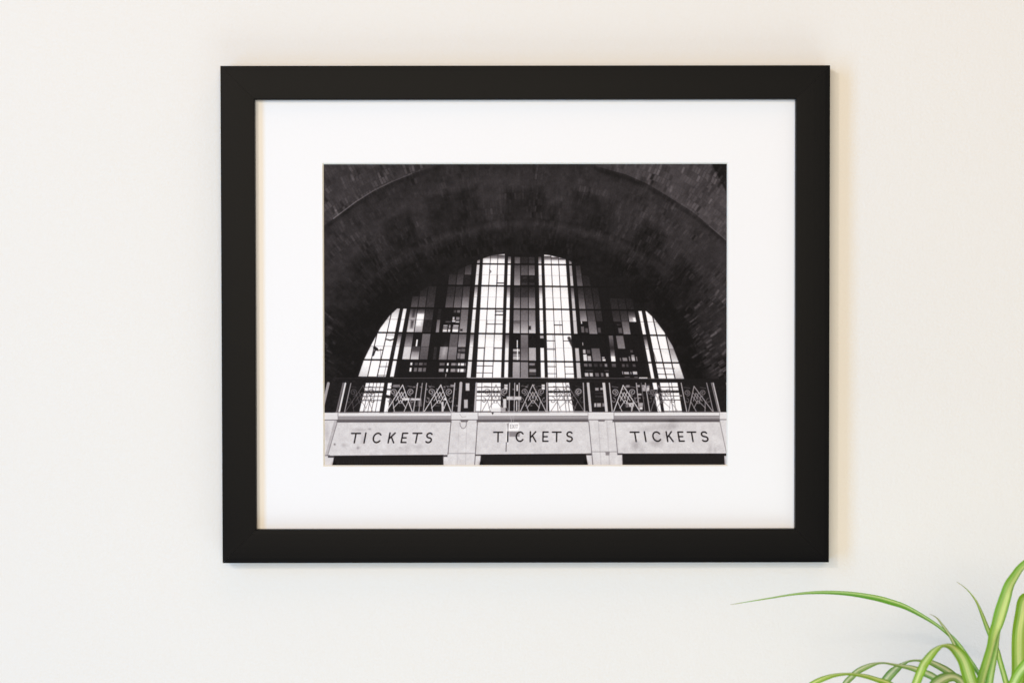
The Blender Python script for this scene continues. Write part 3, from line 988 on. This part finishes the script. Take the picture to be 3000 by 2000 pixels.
    # dark ticket windows below
    for p in ([(976, 1334), (1298, 1332), (1296, 1372), (970, 1372)], [(1407, 1331), (1716, 1329), (1722, 1372), (1403, 1372)], [(1822, 1329), (2140, 1329), (2140, 1372), (1824, 1372)]):
        poly(p, .115, 1.6)
    for k in range(40):
        x = 980 + k * 8.0
        if x < 1294:
            line([(x, 1346), (x, 1372)], 2.2, .155, .6)
    for p in ([(958, 1334), (977, 1334), (977, 1340), (958, 1340)], [(1296, 1333), (1309, 1332), (1309, 1338), (1296, 1338)], [(1390, 1331), (1408, 1331), (1408, 1335), (1390, 1335)],
              [(1715, 1329), (1732, 1328), (1732, 1334), (1715, 1334)], [(1808, 1328), (1824, 1328), (1824, 1333), (1808, 1333)]):
        poly(p, .28, 1.5)
    poly([(2122, 1336), (2140, 1336), (2140, 1372), (2124, 1372)], .72, 1.5)
    for a, b in (((1296, 1338), (1298, 1361)), ((1407, 1336), (1406, 1352)), ((1822, 1334), (1823, 1361))):
        line([a, b], 1.8, .5, .7)
    for x, y in ((1406, 1360), (1717, 1358), (974, 1361)):
        blob(x, y, 5, 7, -.32)
    # clock-hook shapes on the pilasters
    poly([(1346, 1231), (1371, 1231), (1367, 1236), (1350, 1236)], .40)
    line([(1346, 1238), (1347, 1247), (1351, 1253), (1356, 1255), (1361, 1252), (1364, 1246), (1365, 1238), (1361, 1233)], 1.8, .50)
    line([(1345, 1212), (1352, 1222), (1364, 1220)], 1.4, .6, .8)
    poly([(1750, 1229), (1773, 1229), (1770, 1235), (1753, 1235)], .46)
    poly([(1773, 1324), (1786, 1324), (1784, 1334), (1774, 1334)], .52, 2.5)
    # weather stains in the stone
    r = np.random.default_rng(3)
    for k in range(90):
        x, y = r.uniform(950, 2128), r.uniform(1240, 1327)
        blob(x, y, r.uniform(4, 22), r.uniform(3, 12), r.normal(-.008, .014))
    for x, y, rx, ry, dv in ((1860, 1305, 12, 14, -.14), (1912, 1298, 12, 8, -.09), (1960, 1250, 40, 10, -.09), (1895, 1258, 26, 9, -.07), (1925, 1285, 10, 22, -.07), (1970, 1240, 14, 12, -.08), (1945, 1275, 12, 12, -.06),
                             (1050, 1258, 26, 4, -.07), (1060, 1282, 10, 22, -.04), (1005, 1303, 8, 5, -.09), (978, 1301, 2.5, 2.5, -.4), (1046, 1311, 4, 4, -.2), (1081, 1256, 4, 3, -.18),
                             (1220, 1308, 12, 6, -.09), (1562, 1302, 8, 8, -.05), (955, 1265, 8, 26, -.09), (1170, 1312, 6, 4, -.08), (2080, 1316, 6, 12, -.08), (2095, 1318, 4, 10, -.07), (1830, 1318, 8, 8, -.06), (1880, 1320, 6, 8, -.06)):
        blob(x, y, rx, ry, dv)
    sl = win(942, 2134, 1236, 1372)
    lit = IMG[sl] > .55
    IMG[sl] += lit * (0.014 * noise(12, IMG[sl].shape) + 0.012 * noise(3, IMG[sl].shape))
    line([(1485, 1246), (1482, 1293)], 2.4, .95)
    poly([(1490, 1264), (1522, 1264), (1521, 1279), (1491, 1279)], .42, 3, .75)
    # lettering
    letters([('T', 1022.5, 1048.5), ('I', 1062, 1066.5), ('C', 1088, 1110), ('K', 1134, 1151), ('E', 1172, 1187), ('T', 1203, 1228.5), ('S', 1243, 1261)], 1267.7, 1296.4, 5.6)
    letters([('T', 1444.5, 1470.5), ('I', 1484, 1488), ('C', 1510, 1531), ('K', 1551, 1568.5), ('E', 1588.5, 1604), ('T', 1617, 1642), ('S', 1658, 1676)], 1264.8, 1293.4, .6)
    letters([('T', 1850.5, 1876), ('I', 1890, 1894), ('C', 1914, 1936.5), ('K', 1955, 1972), ('E', 1989.5, 2004.5), ('T', 2018, 2042.5), ('S', 2056.5, 2076)], 1265.2, 1293.6, -4.8)
    # hanging exit box
    line([(1482, 1296), (1481, 1322)], 2.2, .30)
    poly([(1484, 1241), (1492, 1238), (1492, 1262), (1486, 1262)], .60, 1.5)
    poly([(1490, 1239), (1518, 1238), (1521, 1249), (1517, 1261), (1488, 1262)], .97, 1.5)
    letters([('E', 1493, 1498), ('X', 1499.5, 1504.5), ('I', 1506.5, 1508.5), ('T', 1510, 1516)], 1243.5, 1254.5, 0.6, 1.5, .58)
    for a, b in (((1492, 1208), (1497, 1238)), ((1505, 1208), (1503, 1238)), ((1500, 1222), (1496, 1238))):
        line([a, b], 1.0, .85, .6)
    poly([(1438, 1207), (1446, 1207), (1442, 1215)], .2, 1.5)


paint_balcony()


def finish_print():
    a = IMG
    # soft printing blur
    for ax in (0, 1):
        a = 0.25 * np.roll(a, 1, ax) + 0.5 * a + 0.25 * np.roll(a, -1, ax)
    # halation round the bright panes
    g = np.clip(a - 0.72, 0, 1)
    for n in (5, 9, 13):
        for ax in (0, 1):
            p = np.cumsum(np.pad(g, [(n + 1, n) if k == ax else (0, 0) for k in (0, 1)], mode='edge'), axis=ax, dtype=np.float64)
            g = ((p[2 * n + 1:] - p[:-2 * n - 1]) if ax == 0 else (p[:, 2 * n + 1:] - p[:, :-2 * n - 1])) / (2 * n + 1)
    sky = np.clip((1215 - GY) / 8, 0, 1)[:, None]
    a = a + (0.42 * g * sky).astype(np.float32)
    a = a + 0.010 * noise(1.3) + 0.006 * noise(2.5)
    a = np.clip(a, 0.055, 0.975)
    w = np.clip((a - .1) / .8, 0, 1)
    rgb = np.stack([a * 1.0, a * (0.915 + 0.075 * w), a * (0.965 + 0.035 * w), np.ones_like(a)], -1).astype(np.float32)
    img = bpy.data.images.new('station_print_ink', CW, CH, alpha=False)
    img.colorspace_settings.name = 'sRGB'
    img.pixels.foreach_set(np.ascontiguousarray(rgb[::-1]).ravel())
    img.update()
    img.pack()
    m, nt, b, out = new_mat('photo_paper')
    tx = node(nt, 'ShaderNodeTexImage')
    tx.image = img
    tx.extension = 'EXTEND'
    nt.links.new(tx.outputs['Color'], b.inputs['Base Color'])
    b.inputs['Roughness'].default_value = 0.55
    b.inputs['Specular IOR Level'].default_value = 0.045
    k = MW / 1180.0
    hw, hh = 596 * k, 446 * (MH / 880.6)
    y0, y1 = Y_PRINT, Y_PRINT + 0.0004
    v = [Vector((sx * hw, y, sz * hh)) + FO for y in (y0, y1) for sx, sz in ((-1, -1), (1, -1), (1, 1), (-1, 1))]
    f = [(0, 1, 2, 3), (7, 6, 5, 4), (0, 4, 5, 1), (1, 5, 6, 2), (2, 6, 7, 3), (3, 7, 4, 0)]
    uv = [(0, 0), (1, 0), (1, 1), (0, 1)] * 2
    o = mesh_obj('photograph', v, f, m, frame, uvs=uv)
    o['label'] = 'black and white print of an arched station window above three TICKETS signs'


finish_print()

# ================================================================= plant
plant = bpy.data.objects.new('spider_plant', None)
BASE = pix(2885, 2135, -0.21)
plant.location = BASE
COL.objects.link(plant)
tag(plant, 'variegated spider plant with long arching green and cream striped leaves before the wall', 'plant')

GREEN = (0.275, 0.510, 0.034)
CREAM = (0.72, 0.84, 0.36)
LEAF_MATS = [leaf_mat('spider_leaf_green', GREEN, CREAM, 1.0, 1.25),
             leaf_mat('spider_leaf_lime', (0.24, 0.50, 0.05), (0.70, 0.84, 0.36), 2.0, 1.45),
             leaf_mat('spider_leaf_pale', (0.19, 0.40, 0.06), (0.74, 0.80, 0.52), 3.0, 1.35),
             leaf_mat('spider_leaf_plain', (0.20, 0.46, 0.03), (0.62, 0.74, 0.30), 4.0, 0.75)]


def catmull(P, n):
    out = []
    m = len(P)
    for i in range(m - 1):
        p0, p1, p2, p3 = P[max(i - 1, 0)], P[i], P[i + 1], P[min(i + 2, m - 1)]
        for k in range(n):
            t = k / n
            out.append(0.5 * ((2 * p1) + (-p0 + p2) * t + (2 * p0 - 5 * p1 + 4 * p2 - p3) * t * t + (-p0 + 3 * p1 - 3 * p2 + p3) * t ** 3))
    out.append(P[-1])
    return out


def leaf(trace, true_w, y_base, y_tip, mat, stripe=0.5, fold=0.22, roll_sign=1, bow=0.0):
    """trace runs tip to base: (photo px x, y, visible width px). The blade keeps its real width and rolls
    towards or away from the eye where the photo shows it narrower."""
    n = len(trace)
    ctrl = []
    for i, (u, v, w) in enumerate(trace):
        t = i / (n - 1)                       # 0 tip, 1 base
        y = y_tip + (y_base - y_tip) * t + bow * math.sin(math.pi * t)
        p = pix(u, v, y)
        ctrl.append(np.array([p.x, p.y, p.z, w, y]))
    pts = catmull(ctrl, 7)
    N = len(pts)
    NU = 9
    verts, uvs = [], []
    length = 0.0
    for i, q in enumerate(pts):
        p = Vector(q[:3])
        a = Vector(pts[max(i - 1, 0)][:3])
        b = Vector(pts[min(i + 1, N - 1)][:3])
        tan = (b - a).normalized()
        view = (p - CAM_LOC).normalized()
        perp = tan.cross(view).normalized()
        mm = (p - CAM_LOC).length / FPX
        wv = max(q[3] * 0.92, 0.6) * mm
        tt = i / (N - 1)
        taper = min(1.0, (tt / 0.30) ** 0.75) if tt < 0.30 else 1.0
        wt = max(wv, true_w * 0.92 * mm * taper)
        roll = math.acos(min(1.0, wv / wt)) * 0.98
        wd = (perp * math.cos(roll) + view * math.sin(roll) * roll_sign).normalized()
        nrm = wd.cross(tan).normalized()
        if i:
            length += (p - Vector(pts[i - 1][:3])).length
        for side in (0, 1):
            for k in range(NU):
                s = k / (NU - 1) * 2 - 1
                h = wt / 2
                f = fold * h * (abs(s) ** 1.1 - 0.5)
                th = 0.00022 * (1 - 0.95 * abs(s)) * (1 if side else -1)
                verts.append(p + wd * (s * h) + nrm * (f + th) - BASE)
                u = (s + 1) / 2
                u = 0.5 * u / stripe if u < stripe else 0.5 + 0.5 * (u - stripe) / (1 - stripe)
                uvs.append((u, length))
    faces = []
    R = 2 * NU
    for i in range(N - 1):
        for k in range(NU - 1):
            a = i * R + k
            faces.append((a, a + 1, a + R + 1, a + R))
            c = i * R + NU + k
            faces.append((c + 1, c, c + R, c + R + 1))
        for k, kk in ((0, NU), (2 * NU - 1, NU - 1)):
            faces.append((i * R + kk, i * R + k, i * R + R + k, i * R + R + kk))
    for i in (0, N - 1):
        faces.append(tuple([i * R + k for k in range(NU)] + [i * R + NU + k for k in range(NU - 1, -1, -1)]))
    o = mesh_obj('leaf', verts, faces, LEAF_MATS[mat], plant, smooth=True, uvs=uvs)
    o.data.set_sharp_from_angle(angle=math.radians(50))      # crisp blade margins
    return o


B = (2885, 2135)
# long leaf reaching out under the frame corner
leaf([(2140, 1770, 1), (2190, 1762, 2.4), (2253, 1752, 4), (2330, 1740, 6), (2406, 1735, 10), (2483, 1738.5, 13), (2559, 1750, 17), (2609, 1763, 18), (2655, 1779, 15),
      (2712, 1810, 11), (2750, 1835, 9), (2781, 1860, 11), (2797, 1876, 13), (2815, 1899, 15), (2838, 1930, 13), (2868, 1975, 12), (2886, 2012, 12), (2890, 2060, 12), (2888, 2130, 12)],
     22, -0.200, -0.150, 3, stripe=.84, roll_sign=-1)
leaf([(2724, 1797, 1), (2745, 1809, 4), (2764, 1833, 7), (2781, 1857, 9), (2796, 1884, 10), (2808, 1908, 10), (2832, 1950, 11), (2860, 2010, 12), (2880, 2070, 12), (2886, 2132, 12)], 13, -0.205, -0.180, 2, stripe=.42)
# broad leaf bent over in front
leaf([(2648, 2120, 3), (2658, 2080, 12), (2671, 2038, 22), (2684, 2000, 26), (2700, 1959, 27), (2708, 1942, 27), (2730, 1913, 23), (2747, 1897, 15), (2764, 1888.5, 9), (2787, 1893, 20),
      (2808, 1911, 33), (2825, 1937, 38), (2840, 1983, 42), (2856, 2030, 38), (2870, 2080, 30), (2882, 2130, 22)], 32, -0.220, -0.285, 0, stripe=.56, bow=-0.02)
# arch behind it
leaf([(2534, 2110, 3), (2556, 2058, 18), (2580, 2015, 26), (2599, 1986, 27), (2616, 1967, 26), (2637, 1949, 16), (2656, 1937, 7), (2671, 1933, 5), (2687, 1932, 6), (2707, 1934, 10),
      (2727, 1938, 16), (2765, 1957, 22), (2797, 1980, 23), (2838, 2020, 22), (2866, 2070, 20), (2880, 2128, 16)], 26, -0.205, -0.175, 2, stripe=.60)
leaf([(2436, 2105, 3), (2452, 2050, 14), (2477, 2001, 18), (2496, 1981, 18), (2509.7, 1967, 18), (2530, 1955.5, 17), (2555.6, 1945, 12), (2576, 1940, 6), (2598, 1940.5, 5), (2639, 1948.6, 10),
      (2675, 1956, 17), (2717, 1973, 22), (2741, 1986, 22), (2790, 2022, 22), (2840, 2066, 20), (2876, 2128, 16)], 22, -0.210, -0.215, 2, stripe=.62)
leaf([(2300, 2110, 3), (2338, 2045, 15), (2368, 2012, 18), (2394, 1994.6, 17), (2419.5, 1983.5, 15), (2445, 1976, 11), (2479, 1972, 8), (2505, 1973.5, 9), (2539, 1979.5, 13), (2573, 1990, 15),
      (2600, 1999, 18), (2650, 2027, 20), (2740, 2068, 20), (2820, 2100, 18), (2874, 2130, 14)], 21, -0.215, -0.250, 0, stripe=.60)
# tall leaf leaning out to the right
leaf([(3160, 1612, 1.5), (3110, 1606, 8), (3050, 1617, 15), (2997, 1656, 21), (2973, 1688, 26), (2956, 1717, 31), (2943.6, 1753, 36), (2931, 1794.5, 38), (2922, 1826, 35), (2912, 1857.5, 29),
      (2905, 1891, 24), (2893, 1935, 26), (2878, 1983.6, 27), (2871, 2020, 26), (2872, 2070, 24), (2880, 2130, 18)], 34, -0.225, -0.200, 1, stripe=.72, fold=.34)
leaf([(2944, 1790, 2), (2935, 1820, 5), (2926, 1858, 9), (2919, 1899, 14), (2911, 1935, 19), (2901, 1983.6, 22), (2895, 2030, 22), (2888, 2132, 18)], 22, -0.200, -0.210, 1, stripe=.6)
leaf([(2803, 1703.6, 1), (2822, 1716, 1.8), (2839, 1731.5, 3), (2854, 1750, 5), (2866, 1770, 7), (2878, 1799, 10), (2892.7, 1838, 13), (2906, 1870, 13), (2922, 1901, 13), (2930, 1935, 15.5),
      (2943.6, 1983.6, 17), (2952, 2020, 18), (2950, 2070, 18), (2900, 2132, 16)], 16, -0.190, -0.155, 1, stripe=.45)
leaf([(3100, 1930, 3), (3085, 1850, 16), (3055, 1785, 26), (3028, 1759, 34), (3004, 1757, 40), (2995, 1802, 45), (2988, 1850, 46), (2986, 1899, 46), (2985, 1971, 44), (2975, 2030, 38), (2940, 2090, 30), (2898, 2132, 20)],
     44, -0.200, -0.140, 0, stripe=.50, bow=-0.015)
leaf([(3130, 1868, 1.5), (3075, 1888, 14), (3030, 1920, 26), (3000, 1952, 31), (2982, 1977, 32), (2968, 2006, 32), (2950, 2050, 30), (2920, 2098, 26), (2895, 2132, 20)], 32, -0.230, -0.280, 0, stripe=.48)
# short leaf curling towards the eye
leaf([(2716, 2070, 4), (2724, 2035, 22), (2738, 2006, 34), (2758, 1990, 36), (2780, 1981, 30), (2802, 1983, 26), (2822, 2000, 28), (2846, 2040, 28), (2868, 2085, 24), (2882, 2130, 18)], 34, -0.225, -0.265, 2, stripe=.50)
